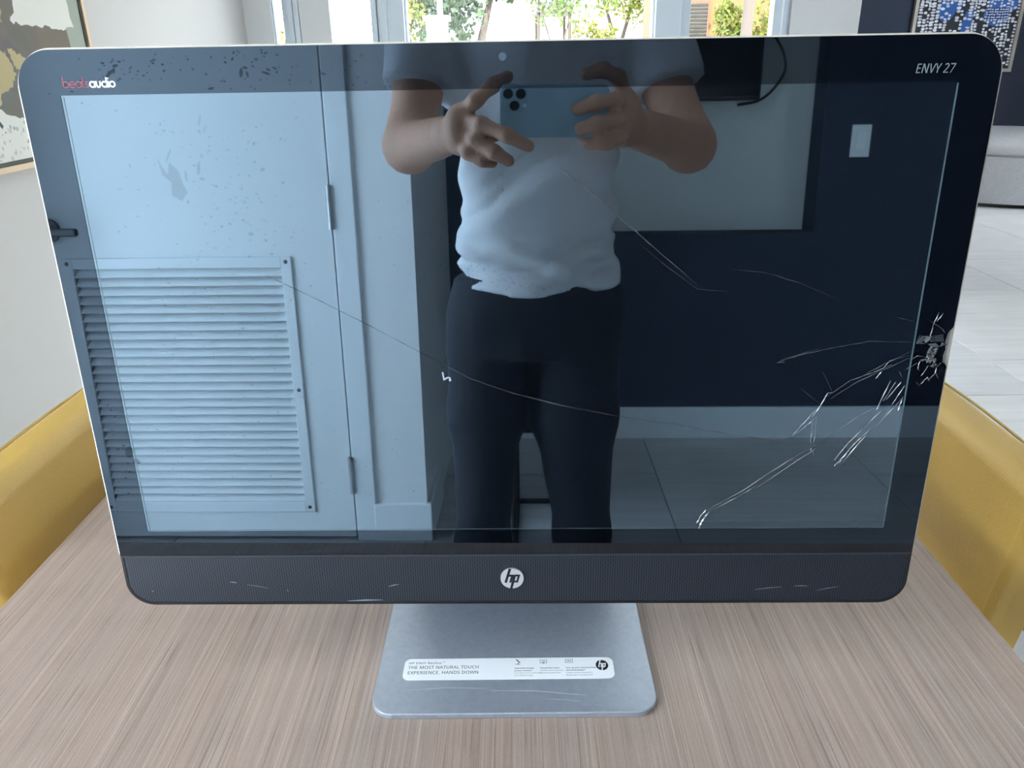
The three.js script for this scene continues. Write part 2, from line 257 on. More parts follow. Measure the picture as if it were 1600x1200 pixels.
// ---------------------------------------------------------------- the all-in-one computer
{
  const pc = thing('desktop_computer', 'black all in one computer with cracked glossy touchscreen on silver stand', 'computer', [0, TT, 0]);
  const head = new THREE.Matrix4().makeRotationFromEuler(new THREE.Euler(-2.66 * D, -0.672 * D, 0.007 * D, 'YXZ')).setPosition(0, 0.8232 - TT, 0);
  const on = (g) => g.applyMatrix4(head);                       // from the screen's own plane (x right, y up, z out) to the thing
  const W = 0.3255, HH = 0.434, C = 0.0476;                      // half width, height, height of the speaker chin
  // stains and dried drops: rough spots on the polished glass
  const mmx = (x) => (x / 0.66 + 0.5) * 2048, mmy = (y) => (1 - y / 0.44) * 1365, S = 2048 / 0.66;
  const spotMap = canvasTex(2048, 1365, (c) => {
    c.fillStyle = '#ffffff'; c.fillRect(0, 0, 2048, 1365);
    const spot = (x, y, a, b, t, v) => { c.fillStyle = `rgb(${v},${v},${v})`; c.beginPath(); c.ellipse(mmx(x), mmy(y), Math.max(0.5, a * S), Math.max(0.5, b * S), t, 0, 6.3); c.fill(); };
    const field = (n, x0, y0, x1, y1, a0, a1, v0, v1) => { for (let i = 0; i < n; i++) { const a = rr(a0, a1) * (rnd() < 0.15 ? 1.6 : 1); spot(rr(x0, x1), rr(y0, y1), a, a * rr(0.35, 0.8), rr(-0.9, 0.9), rr(v0, v1)); } };
    const dot = (n, x0, y0, x1, y1, a0, a1, v0, v1) => { for (let i = 0; i < n; i++) { const k = rnd() < 0.3 ? 2 : 1, x = rr(x0, x1), y = rr(y0, y1), t = rr(-1, 1), v = rr(v0, v1); for (let j = 0; j < k; j++) { const a = rr(a0, a1); spot(x + j * a * 1.1, y + rr(-1, 1) * a * 0.7, a, a * rr(0.35, 0.75), t, v); } } };
    dot(26, -0.27, 0.413, -0.235, 0.428, 0.0005, 0.0010, 95, 140); dot(40, -0.235, 0.417, -0.135, 0.4315, 0.0005, 0.0012, 90, 140); dot(10, -0.31, 0.40, -0.28, 0.428, 0.0006, 0.0011, 95, 140);
    dot(18, -0.26, 0.4075, -0.14, 0.416, 0.0004, 0.0008, 100, 150); dot(16, -0.13, 0.408, -0.06, 0.429, 0.0004, 0.0009, 110, 150);
    dot(70, -0.29, 0.30, -0.14, 0.40, 0.0004, 0.0011, 195, 225); dot(110, -0.235, 0.29, -0.15, 0.385, 0.0004, 0.0013, 190, 225);   // over the left of the display
    dot(210, -0.28, 0.10, -0.135, 0.29, 0.0003, 0.0008, 150, 205); dot(22, -0.315, 0.10, -0.298, 0.19, 0.0005, 0.0011, 90, 140);
    dot(40, -0.12, 0.085, -0.03, 0.16, 0.0003, 0.0007, 150, 200); dot(14, -0.09, 0.27, -0.05, 0.34, 0.0003, 0.0006, 160, 200);
    for (let i = 0; i < 90; i++) spot(-0.048 + i * 0.0009 + rr(-.001, .001), 0.292 - i * 0.0003 + rr(-.008, .006), 0.0005, 0.0003, 0.7, 150);
    const ink = (v, pts) => { c.fillStyle = `rgb(${v},${v},${v})`; c.beginPath(); pts.forEach(([x, y], i) => (i ? c.lineTo(mmx(x), mmy(y)) : c.moveTo(mmx(x), mmy(y)))); c.closePath(); c.fill(); };
    ink(208, [[-0.2405, 0.3655], [-0.2395, 0.360], [-0.2385, 0.353], [-0.233, 0.348], [-0.234, 0.339], [-0.2275, 0.335], [-0.2225, 0.341], [-0.225, 0.3465], [-0.2265, 0.355], [-0.230, 0.359], [-0.2325, 0.3615], [-0.2345, 0.353], [-0.2375, 0.358]]);   // run of dried liquid
    spot(-0.232, 0.366, 0.0007, 0.005, 0.5, 208); spot(-0.222, 0.352, 0.0008, 0.004, 0, 210); spot(-0.2125, 0.357, 0.0012, 0.0045, 0.2, 206); spot(-0.211, 0.350, 0.002, 0.001, 0, 206);
    spot(-0.207, 0.3885, 0.0008, 0.004, 0.3, 216); spot(-0.2045, 0.3825, 0.0006, 0.003, 0.5, 216); spot(-0.3005, 0.1420, 0.003, 0.005, 0.3, 130); spot(-0.296, 0.134, 0.003, 0.002, 0.6, 150);
    spot(-0.263, 0.4185, 0.004, 0.001, -0.7, 95); spot(-0.258, 0.4235, 0.002, 0.0009, -0.2, 95); spot(-0.2595, 0.4205, 0.0009, 0.002, 0.3, 95); spot(-0.1745, 0.418, 0.0012, 0.003, 0.2, 110); spot(-0.1715, 0.421, 0.0018, 0.0008, 0.2, 110); spot(-0.1705, 0.417, 0.0008, 0.002, -0.2, 110); spot(-0.158, 0.4175, 0.0030, 0.0008, 0.3, 105); spot(-0.120, 0.4165, 0.002, 0.0008, 0.2, 120); spot(-0.196, 0.4085, 0.0022, 0.0008, -0.2, 110);
  }, false);
  const plate = (o) => phy('#04060a', { roughness: 0.015, specularColorMap: spotMap, ...o });
  const borderMat = plate({ ior: 1.88, specularColor: new THREE.Color().setRGB(0.58, 0.78, 1.0) });
  const displayMat = plate({ ior: 3.25, specularColor: new THREE.Color().setRGB(0.63, 0.83, 1.0) });
  const scrUV = (g) => uvBy(g, (x, y) => [x / 0.66 + 0.5, y / 0.44]);
  // glass plate with the display window cut out and a chip broken from its right edge
  const dx0 = -0.2985, dx1 = 0.2992, dy0 = 0.0702, dy1 = 0.4055;
  const s = new THREE.Shape(), R = 0.024;
  s.moveTo(-W, C); s.lineTo(W, C);
  for (const p of [[W, 0.2072], [W - 0.0018, 0.2098], [W - 0.0035, 0.2105], [W - 0.0040, 0.216], [W - 0.0030, 0.2205], [W - 0.0042, 0.2265], [W - 0.0034, 0.2325], [W - 0.0022, 0.2352], [W - 0.0006, 0.2368], [W, 0.2385]]) s.lineTo(...p);
  s.lineTo(W, HH - R); s.absarc(W - R, HH - R, R, 0, Math.PI / 2); s.lineTo(-W + R, HH); s.absarc(-W + R, HH - R, R, Math.PI / 2, Math.PI); s.lineTo(-W, C);
  const hole = new THREE.Path(); hole.moveTo(dx0, dy0); hole.lineTo(dx0, dy1); hole.lineTo(dx1, dy1); hole.lineTo(dx1, dy0); hole.lineTo(dx0, dy0); s.holes.push(hole);
  const glass = part('glass_border', on(scrUV(extr(s, -0.0032, 0))), borderMat, pc); glass.userData.label = 'glossy black border of the cover glass, chipped at one edge';
  const disp = part('display', on(scrUV(bx(dx0, dy0, -0.0032, dx1, dy1, -0.0003))), displayMat, pc); disp.userData.label = 'switched off mirror dark display with long cracks';
  part('display_edge', [on(bx(dx1 - 0.0008, dy0 + 0.001, -0.0006, dx1 + 0.0001, dy1 - 0.001, 0.0001)), on(bx(dx0 + 0.0016, dy0, -0.0006, dx0 + 0.0021, dy1 - 0.001, -0.0002)), on(bx(dx0, dy0 + 0.001, -0.0006, dx1, dy0 + 0.0013, -0.0002))], std('#4e5f66', 0.35), disp);
  // housing behind the glass with its pale metal rim
  part('rim', on(extr((() => { const a = rrect(-W - 0.0031, C - 0.001, W + 0.0031, HH + 0.0014, [0.001, 0.001, R + 0.003, R + 0.003]), b = rrect(-W + 0.006, C + 0.004, W - 0.006, HH - 0.006, 0.018); a.holes.push(new THREE.Path(b.getPoints(12))); return a; })(), -0.010, -0.0033, 0.001)), std('#dcd4c6', 0.35, 0.15), pc);
  part('rear_housing', [on(extr(rrect(-W + 0.003, 0.002, W - 0.003, HH - 0.003, 0.02), -0.022, -0.0034, 0.004)), on(extr(rrect(-0.26, 0.03, 0.26, 0.37, 0.05), -0.036, -0.02, 0.008))], std('#16181b', 0.5), pc);
  // speaker chin
  const slots = dataTex(64, 96, (u, v) => {
    const col = u * 2, row = (v * 2 + (Math.floor(col) % 2) * 0.5) % 1, x = col % 1, inSlot = x > 0.25 && x < 0.80 && row > 0.06 && row < 0.94;
    return inSlot ? [4, 5, 7] : [36, 46, 60];
  });
  slots.repeat.set(1 / 0.0040, 1 / 0.0090);
  const chin = on(uvBy(extr(rrect(-W, 0, W, C - 0.0014, [0.021, 0.021, 0.0005, 0.0005]), -0.0033, -0.0012, 0.0005), (x, y) => [x, y]));
  part('speaker_grille', chin, std('#ffffff', 0.6, 0, { map: slots }), pc);
  part('chin_edge', on(extr((() => { const a = rrect(-W - 0.0006, -0.0012, W + 0.0006, C - 0.001, [0.0218, 0.0218, 0.0005, 0.0005]), b = rrect(-W + 0.0016, 0.0014, W - 0.0016, C - 0.0016, [0.0195, 0.0195, 0.0003, 0.0003]); a.holes.push(new THREE.Path(b.getPoints(10))); return a; })(), -0.0033, -0.0009)), std('#14171b', 0.35), pc);
  part('chin_seam', on(bx(-W, C - 0.0014, -0.003, W, C - 0.0003, 0.0002)), std('#343a40', 0.3), pc);
  for (const [x, y, l, a, w] of [[-0.235, 0.0205, 0.006, -0.15, 0.0007], [-0.215, 0.0165, 0.018, -0.2, 0.0003], [-0.305, 0.0120, 0.0012, 0, 0.0008], [-0.190, 0.0122, 0.0014, 0.2, 0.0008], [-0.125, 0.0022, 0.030, 0.03, 0.0014], [0.213, 0.0130, 0.022, 0.12, 0.0006], [0.240, 0.0150, 0.012, 0, 0.0007], [0.262, 0.0125, 0.018, 0.2, 0.0005], [-0.1, 0.0170, 0.009, 0.25, 0.0009]])
    part('scuff', on(stroke([[x - l / 2, y - a * l / 2], [x, y + 0.0003], [x + l / 2, y + a * l / 2]], (t) => w * (1 - Math.abs(2 * t - 1) * 0.8), -0.0012, -0.00105)), std('#7b8791', 0.8), pc);
  // round maker's badge on the chin
  const badge = part('badge', on(new THREE.CylinderGeometry(0.0096, 0.0096, 0.0014, 40).rotateX(Math.PI / 2).translate(-0.0004, 0.0243, -0.0004)), std('#dfe5ea', 0.3, 0.6), pc); badge.userData.label = 'round silver badge with slanted hp letters';
  const lp = (pts, w = 0.21, r = 0.0096, cx = -0.0004, cy = 0.0243, z = 0.0003) => on(stroke(pts.map(([x, y]) => [cx + x * r, cy + y * r]), w * r, z, z + 0.0002));
  part('badge_letters', [lp([[-0.175, 1.0], [-0.56, -0.40]]), lp([[-0.33, 0.30], [0.03, 0.30], [-0.16, -0.40]], 0.19), lp([[0.25, 0.36], [-0.085, -1.0]]), lp([[0.20, 0.31], [0.60, 0.31], [0.44, -0.30], [0.08, -0.30]], 0.17)], std('#0c1118', 0.5), badge);
  // printed words on the border
  const font = await new FontLoader().loadAsync('fonts/droid/droid_sans_regular.typeface.json');
  const word = (str, size, x, y, width, slant = 0) => {
    const g = new TextGeometry(str, { font, size, depth: 0.00012, curveSegments: 5 }); g.computeBoundingBox(); const b = g.boundingBox;
    if (slant) g.applyMatrix4(new THREE.Matrix4().makeShear(0, 0, slant, 0, 0, 0));
    g.computeBoundingBox(); const b2 = g.boundingBox; return on(g.translate(-b2.min.x, 0, 0).scale(width / (b2.max.x - b2.min.x), 1, 1).translate(x, y, 0.00004));
  };
  part('model_lettering', word('ENVY 27', 0.0058, 0.2700, 0.4108, 0.0255, 0.16), std('#737d82', 0.5), glass).userData.label = 'thin grey lettering reading ENVY 27';
  {
    const ink = [], bold = [], y0 = 0.4122, r = 0.00185; let x = -0.2952;
    const put = (arr, pts, w, closed) => arr.push(on(stroke(pts, w, 0.00004, 0.00014, closed)));
    const w1 = 0.00042, w2 = 0.00100;
    put(ink, [[x + 0.0002, y0 + 0.0052], [x + 0.0002, y0]], w1); put(ink, ringPts(x + r, y0, r), w1, true); x += 2 * r + 0.0007;            // b
    put(ink, ringPts(x + r, y0, r, 0, 315), w1); put(ink, [[x, y0], [x + 2 * r, y0]], w1); x += 2 * r + 0.0006;                             // e
    put(ink, ringPts(x + r, y0, r), w1, true); put(ink, [[x + 2 * r, y0 + r], [x + 2 * r, y0 - r]], w1); x += 2 * r + 0.0009;               // a
    put(ink, [[x, y0 + 0.0046], [x, y0 - r * 0.6], [x + 0.0005, y0 - r], [x + 0.001, y0 - r]], w1); put(ink, [[x - 0.0006, y0 + r], [x + 0.001, y0 + r]], w1); x += 0.0017;   // t
    put(ink, [[x + 0.0021, y0 + r * 0.8], [x + 0.0012, y0 + r], [x + 0.0004, y0 + r * 0.65], [x + 0.0006, y0 + 0.0002], [x + 0.0017, y0 - 0.0004], [x + 0.0021, y0 - r * 0.6], [x + 0.0011, y0 - r], [x + 0.0001, y0 - r * 0.75]], w1); x += 0.0031; // s
    const q = 0.00165;
    put(bold, ringPts(x + q, y0, q), w2, true); put(bold, [[x + 2 * q, y0 + q + 0.0004], [x + 2 * q, y0 - q - 0.0004]], w2); x += 2 * q + 0.0012;   // a
    put(bold, [[x, y0 + q + 0.0004], [x, y0 - 0.0004], [x + 0.0006, y0 - q], [x + 0.0018, y0 - q], [x + 0.0025, y0 - 0.0004], [x + 0.0025, y0 + q + 0.0004]], w2); x += 0.0037; // u
    put(bold, ringPts(x + q, y0, q), w2, true); put(bold, [[x + 2 * q, y0 + 0.0043], [x + 2 * q, y0 - q - 0.0004]], w2); x += 2 * q + 0.0011;        // d
    put(bold, [[x, y0 + q + 0.0003], [x, y0 - q - 0.0004]], w2); put(bold, [[x, y0 + 0.0031], [x, y0 + 0.0040]], w2); x += 0.0009;                    // i
    put(bold, ringPts(x + q, y0, q), w2, true);                                                                                                      // o
    part('audio_lettering', ink, std('#a83a50', 0.5), glass).userData.label = 'thin red lettering reading beats';
    part('audio_lettering', bold, std('#dfe6e6', 0.4), glass).userData.label = 'bold white lettering reading audio';
  }
  part('webcam', on(new THREE.CylinderGeometry(0.0026, 0.0026, 0.0003, 24).rotateX(Math.PI / 2).translate(-0.0008, 0.4252, 0.0001)), std('#465563', 0.3), glass);
  // cracks: broken faces inside the glass that catch light
  const broken = phy('#2c353b', { roughness: 0.22, ior: 2.4 });
  const ridge = (pts, w, z0, h) => {                              // raised lip along a crack: two facets leaning to either side
    const n = pts.length, pos = [], E = pts.map((p, i) => { const a = pts[Math.max(i - 1, 0)], c = pts[Math.min(i + 1, n - 1)], l = Math.hypot(c[0] - a[0], c[1] - a[1]) || 1, k = 0.8 * w * (0.3 + 0.7 * Math.sin(Math.PI * (0.06 + 0.88 * i / (n - 1 || 1)))) / 2, nx = -(c[1] - a[1]) / l * k, ny = (c[0] - a[0]) / l * k, o = rr(-0.5, 0.5); return [[p[0] + nx, p[1] + ny, z0], [p[0] + nx * o, p[1] + ny * o, z0 + h * rr(0.5, 1.4)], [p[0] - nx, p[1] - ny, z0]]; });
    for (let i = 0; i < n - 1; i++) for (const q of [0, 1]) { const a = E[i][q], b = E[i + 1][q], c = E[i + 1][q + 1], d = E[i][q + 1]; pos.push(...a, ...d, ...c, ...a, ...c, ...b); }
    const g = new THREE.BufferGeometry(); g.setAttribute('position', new THREE.Float32BufferAttribute(pos, 3)); g.computeVertexNormals(); return g;
  };
  const crack = (pts, w, off = 0, parent = disp) => { const n = []; pts.forEach(([x, y], i) => { if (i) { const [a, b] = pts[i - 1]; for (let k = 1; k < 5; k++) n.push([a + (x - a) * k / 5 + rr(-.25, .25), b + (y - b) * k / 5 + rr(-.25, .25)]); } n.push([x, y]); }); part('crack', on(ridge(n.map(([x, y]) => [(x + off) / 1000, y / 1000 - off / 1500]), w, parent === disp ? -0.0003 : 0, w * 0.45)), broken, parent); };
  const A1 = [[-175, 281.8], [-137.4, 262.4], [-101.3, 242.6], [-66.9, 222.5]], A2 = [[-66.9, 222.5], [-29.3, 200.8], [2, 189.2], [40.9, 178.4], [82.6, 169.5]], A3 = [[82.6, 169.5], [129.5, 161.7], [169.4, 153.3], [206.6, 148.7], [219.6, 151.3]];
  crack(A1, 0.0005); crack(A1, 0.0002, 1.2); crack(A2, 0.0005); crack(A2, 0.0002, 1.1); crack(A3, 0.0006); crack(A3, 0.0002, 1.3);
  crack([[219.6, 151.3], [228.1, 163], [235.6, 173.5]], 0.0009, -1.6); crack([[217, 150], [226, 158.5], [234, 168]], 0.0007); crack([[231, 167], [236.5, 177], [240.7, 187], [244.5, 186.9]], 0.0012);
  crack([[244.5, 186.9], [234.2, 204.4]], 0.0003); crack([[219.1, 191.3], [236.6, 177.2]], 0.0004);
  crack([[143.9, 49.2], [151.3, 70.6]], 0.0004); crack([[151.3, 70.6], [154, 78], [158.5, 85.8]], 0.0022, 0); crack([[150, 73], [153, 81], [157, 87]], 0.0012, -1.2);
  crack([[158.5, 85.8], [186, 102.9], [194, 109]], 0.0010); crack([[159, 88], [186, 105.5], [216, 129], [237, 144]], 0.0009, -0.6); crack([[190, 105], [216.4, 126.2], [236, 141.5]], 0.0008, 1); crack([[234.5, 141.5], [263.2, 165.4], [280.9, 177.3]], 0.0005);
  crack([[231.6, 165.6], [232.4, 146.9], [236.2, 134.9]], 0.0006); crack([[234.5, 168], [235, 150], [233, 138]], 0.0004);
  crack([[255.9, 127.6], [270.3, 149.3], [286.7, 170.4], [295.8, 183.4]], 0.0010, 1.4); crack([[255.9, 128.6], [265, 143], [272, 152]], 0.0012); crack([[253.5, 130], [262, 144], [284, 172]], 0.0012, -1); crack([[262, 141], [275, 157]], 0.0008, 1); crack([[253, 126], [258, 131]], 0.0016); crack([[257, 131], [262, 126]], 0.0006);
  crack([[240.7, 184], [256.3, 197], [268, 201]], 0.0007); crack([[262, 199], [274.7, 204], [285, 209]], 0.0010); crack([[243, 182], [262, 196], [297, 214]], 0.0005); crack([[268, 203], [297, 219]], 0.0004);
  crack([[199.3, 211.3], [205, 213.5], [216.2, 217.2], [243.7, 223.3]], 0.0006); crack([[216.2, 217.2], [243.7, 223.3], [266.5, 227.5], [298, 226.2]], 0.0004); crack([[199.3, 211.3], [206, 211.8]], 0.0009); crack([[203, 213.8], [230, 222]], 0.0003);
  crack([[37.4, 354.1], [59.7, 337.5], [84.8, 315.2]], 0.0007); crack([[84.8, 315.2], [103.5, 299.3], [136.9, 271.2]], 0.0009); crack([[93.4, 301.6], [113.2, 285.4], [137.2, 267.9], [160, 266]], 0.0003); crack([[161.3, 282.1], [184.3, 279.5], [210.2, 271.8], [239.1, 259.2]], 0.0004);
  for (let k = 0; k < 26; k++) { const t = k / 26, x = 66 + t * 30, y = 331.5 - t * 26.5; crack([[x, y], [x + rr(1, 2.4), y - rr(-0.4, 1)]], 0.0004); }
  crack([[279, 173], [286.2, 196.3]], 0.0011); crack([[283, 180], [290, 195]], 0.0008); crack([[285.1, 180.9], [294, 195.2]], 0.0012); crack([[290, 177], [297, 192]], 0.0007); crack([[295.3, 172], [297.4, 183.3]], 0.0013); crack([[291.2, 203.9], [294.3, 198.8]], 0.0007); crack([[274.8, 198], [279.2, 205]], 0.0010); crack([[276, 201], [283, 212], [297, 216]], 0.0004); crack([[285, 168], [295, 178]], 0.0005); crack([[281, 246], [297, 242]], 0.0004);
  // shattered patch on the border beside the chip
  const shard = (pts, z = 0.0004) => { const sh = new THREE.Shape(pts.map(([x, y]) => new THREE.Vector2(x / 1000, y / 1000))), g = new THREE.ExtrudeGeometry(sh, { depth: z, bevelEnabled: true, bevelSize: 0.0002, bevelThickness: 0.0002, bevelSegments: 1 }), [cx, cy] = [pts[0][0] / 1000, pts[0][1] / 1000]; g.translate(-cx, -cy, 0).rotateX(rr(-.5, .5)).rotateY(rr(-.5, .5)).translate(cx, cy, 0.0002); part('glass_shard', on(g), broken, glass); };
  shard([[300.6, 225.6], [303.2, 231.2], [306.2, 231.0], [304.5, 228.4], [303, 226.6], [306.5, 225.8]]); shard([[306.2, 231.0], [309.8, 230.6], [308.8, 228], [306.4, 225.9], [305.4, 228]]); shard([[303.6, 229.4], [306, 229.8], [305.2, 227.6], [303.8, 227.4]], 0.0006);
  shard([[309.8, 231], [318.5, 232], [319, 227.4], [310, 227.2]]); shard([[309, 225], [314, 226], [316.4, 223.6], [312, 222.9]]); shard([[319, 226], [323, 224.5], [320.5, 219], [318.2, 222.5]]);
  for (let k = 0; k < 64; k++) { const a = rr(1.5, 4.9), r0 = rr(2.5, 8.5), x = 316 + Math.cos(a) * r0 * 0.8, y = 216 + Math.sin(a) * r0, q = rr(0.2, 0.9); shard([[x - q, y - q * .4], [x + q * .3, y - q], [x + q, y + q * .5], [x - q * .3, y + q]]); }
  shard([[313.5, 218.5], [315.8, 219.6], [315.4, 216.8], [313.8, 216.9]]); shard([[306, 213], [309.6, 213.8], [309, 212.8], [306.6, 211.8]]);
  for (const p of [[[305.4, 213], [304.6, 206], [306, 204]], [[317, 206], [321.5, 210.4]], [[318.6, 206], [318.0, 202.5], [321.5, 197.5]], [[318, 202], [313.4, 196]], [[308.6, 193.5], [313, 199], [314.8, 196]], [[300.5, 214.5], [297, 213.5]], [[310, 238], [313, 249]], [[307, 243], [318, 236], [320, 233]], [[312.5, 242], [316, 248]], [[310.5, 238], [309.4, 231]], [[296, 205], [304, 210.5]], [[305, 195], [309, 192]], [[311, 214], [303, 216], [299, 213]], [[312, 208], [308, 200]]]) crack(p, rr(0.0004, 0.0009), 0, glass);
  part('exposed_edge', on(bx(W - 0.0046, 0.2076, -0.0033, W - 0.0002, 0.2376, -0.0026)), std('#a9adae', 0.5), glass);
  part('smear', [on(stroke([[-0.0500, 0.2065], [-0.0497, 0.2035], [-0.0492, 0.2005], [-0.0470, 0.2018], [-0.0452, 0.2022]], 0.0011, 0, 0.0002)), on(stroke([[-0.0450, 0.2022], [-0.0446, 0.1998], [-0.0454, 0.1996]], 0.0013, 0, 0.0002))], std('#a6b3c0', 0.7), disp).userData.label = 'small whitish smear';

  // stand: bent aluminium plate
  const alu = dataTex(512, 512, (u, v) => { const s = (noise(u * 300, v * 300) - .5) * 10 + (hsh(u * 512 | 0, v * 512 | 0, 2) - .5) * 8; return [240 + s, 242 + s, 245 + s]; });
  const aluM = std('#c2cad4', 0.40, 0.65, { map: alu });
  const foot = extr(rrect(-0.121, -0.044, 0.121, 0.215, [0.020, 0.020, 0.004, 0.004]), 0, 0.0055, 0.0010).rotateX(-Math.PI / 2);
  const bs = part('stand_base', foot, aluM, pc); bs.userData.label = 'brushed silver base plate';
  part('stand_base_underside', extr(rrect(-0.118, -0.041, 0.118, 0.21, 0.018), -0.0, 0.002).rotateX(-Math.PI / 2).translate(0, -0.0, 0), std('#2a2c2f', 0.6), bs);
  const prof = new THREE.Shape(); [[0.205, 0.006], [0.215, 0.006], [0.205, 0.05], [0.17, 0.16], [0.10, 0.235], [0.05, 0.25], [0.05, 0.238], [0.095, 0.222], [0.16, 0.15], [0.193, 0.05]].forEach(([z, y], i) => (i ? prof.lineTo(-z, y) : prof.moveTo(-z, y)));
  part('stand_arm', new THREE.ExtrudeGeometry(prof, { depth: 0.22, bevelEnabled: false }).translate(0, 0, -0.11)  .rotateY(-Math.PI / 2), aluM, pc);
  for (const [x, z, l, a, w] of [[-0.06, 0.0165, 0.07, 0.03, 0.0009], [0.02, 0.0215, 0.08, -0.08, 0.0008], [0.04, 0.03, 0.03, -0.1, 0.0005], [-0.04, -0.03, 0.008, -1.2, 0.0004], [0.012, -0.045, 0.004, 0, 0.0006], [0.089, 0.029, 0.006, 0, 0.0007], [0.07, 0.036, 0.005, -0.3, 0.0006], [-0.075, -0.05, 0.002, 0, 0.0008], [0.05, -0.062, 0.02, -1.1, 0.0003], [0.11, -0.02, 0.005, 0.4, 0.0004]])
    part('scratch', stroke([[x - l / 2 * Math.cos(a), -z - l / 2 * Math.sin(a)], [x, -z + l * 0.03], [x + l / 2 * Math.cos(a), -z + l / 2 * Math.sin(a)]], (t) => w * (1.05 - Math.abs(2 * t - 1)), 0.0055, 0.00562).rotateX(-Math.PI / 2), std('#b6bec8', 0.6), bs);
  // sticker on the base
  const stick = canvasTex(2048, 292, (c, w, h) => {
    c.fillStyle = '#f2f6fa'; c.fillRect(0, 0, w, h); c.textBaseline = 'alphabetic';
    const px = (p) => p * 1.392;
    c.fillStyle = '#3a4048'; c.font = '44px sans-serif'; c.fillText('HP ENVY Recline', 40, 76); c.font = '24px sans-serif'; c.fillText('27', 372, 56);
    c.fillStyle = '#15181c'; c.font = '58px sans-serif'; c.fillText('THE MOST NATURAL TOUCH', 40, 142, 694); c.fillText('EXPERIENCE. HANDS DOWN', 40, 214, 694);
    const col = (x, a, b) => { c.fillStyle = '#23282e'; c.font = 'bold 22px sans-serif'; a.forEach((t, i) => c.fillText(t, x, 152 + i * 33)); c.fillStyle = '#70777f'; c.font = '21px sans-serif'; b.forEach((t, i) => c.fillText(t, x, 152 + (a.length + i) * 33)); };
    col(1080, ['Adjustable design,', 'at your comfort.'], ['Transitions into comfortable', 'four different ways']); col(1330, ['The perfect touch'], ['Intuitive and responsive', '10-point touchscreen']); col(1580, ['Turn up your entertainment', 'with BeatsAudio\u2122'], ['Totally immerse yourself in', 'BeatsAudio\u2122 sound on this']);
    c.strokeStyle = '#20252b'; c.lineWidth = 6; c.beginPath(); c.moveTo(1090, 90); c.lineTo(1138, 90); c.moveTo(1112, 88); c.lineTo(1128, 62); c.lineTo(1094, 24); c.moveTo(1104, 24); c.lineTo(1138, 70); c.stroke();
    c.lineWidth = 4; c.strokeRect(1334, 34, 62, 42); c.strokeRect(1582, 28, 70, 44); c.fillRect(1596, 46, 40, 10); c.beginPath(); c.arc(1365, 58, 12, 0, 6.3); c.moveTo(1365, 58); c.lineTo(1365, 92); c.stroke();
    c.fillStyle = '#10141a'; c.beginPath(); c.ellipse(1936, 112, 60, 72, 0, 0, 6.3); c.fill();
    c.strokeStyle = '#f2f6fa'; c.lineWidth = 11; c.lineJoin = 'miter';
    const q = (pts) => { c.beginPath(); pts.forEach(([x, y], i) => (i ? c.lineTo(1936 + x * 60, 112 - y * 72) : c.moveTo(1936 + x * 60, 112 - y * 72))); c.stroke(); };
    q([[-0.175, 1], [-0.56, -0.4]]); q([[-0.33, 0.3], [0.03, 0.3], [-0.16, -0.4]]); q([[0.25, 0.36], [-0.085, -1]]); q([[0.2, 0.31], [0.6, 0.31], [0.44, -0.3], [0.08, -0.3]]);
  });
  const sg = extr(rrect(-0.0985, -0.0055, 0.0885, 0.0205, 0.006), 0, 0.0003); uvBy(sg, (x, y) => [(x + 0.0985) / 0.187, (y + 0.0055) / 0.026]);
  part('sticker', sg.rotateX(-Math.PI / 2).translate(0, 0.0055, 0), phy('#ffffff', { map: stick, roughness: 0.35 }), bs).userData.label = 'white printed sticker with slogan, small pictograms and round hp mark';
}

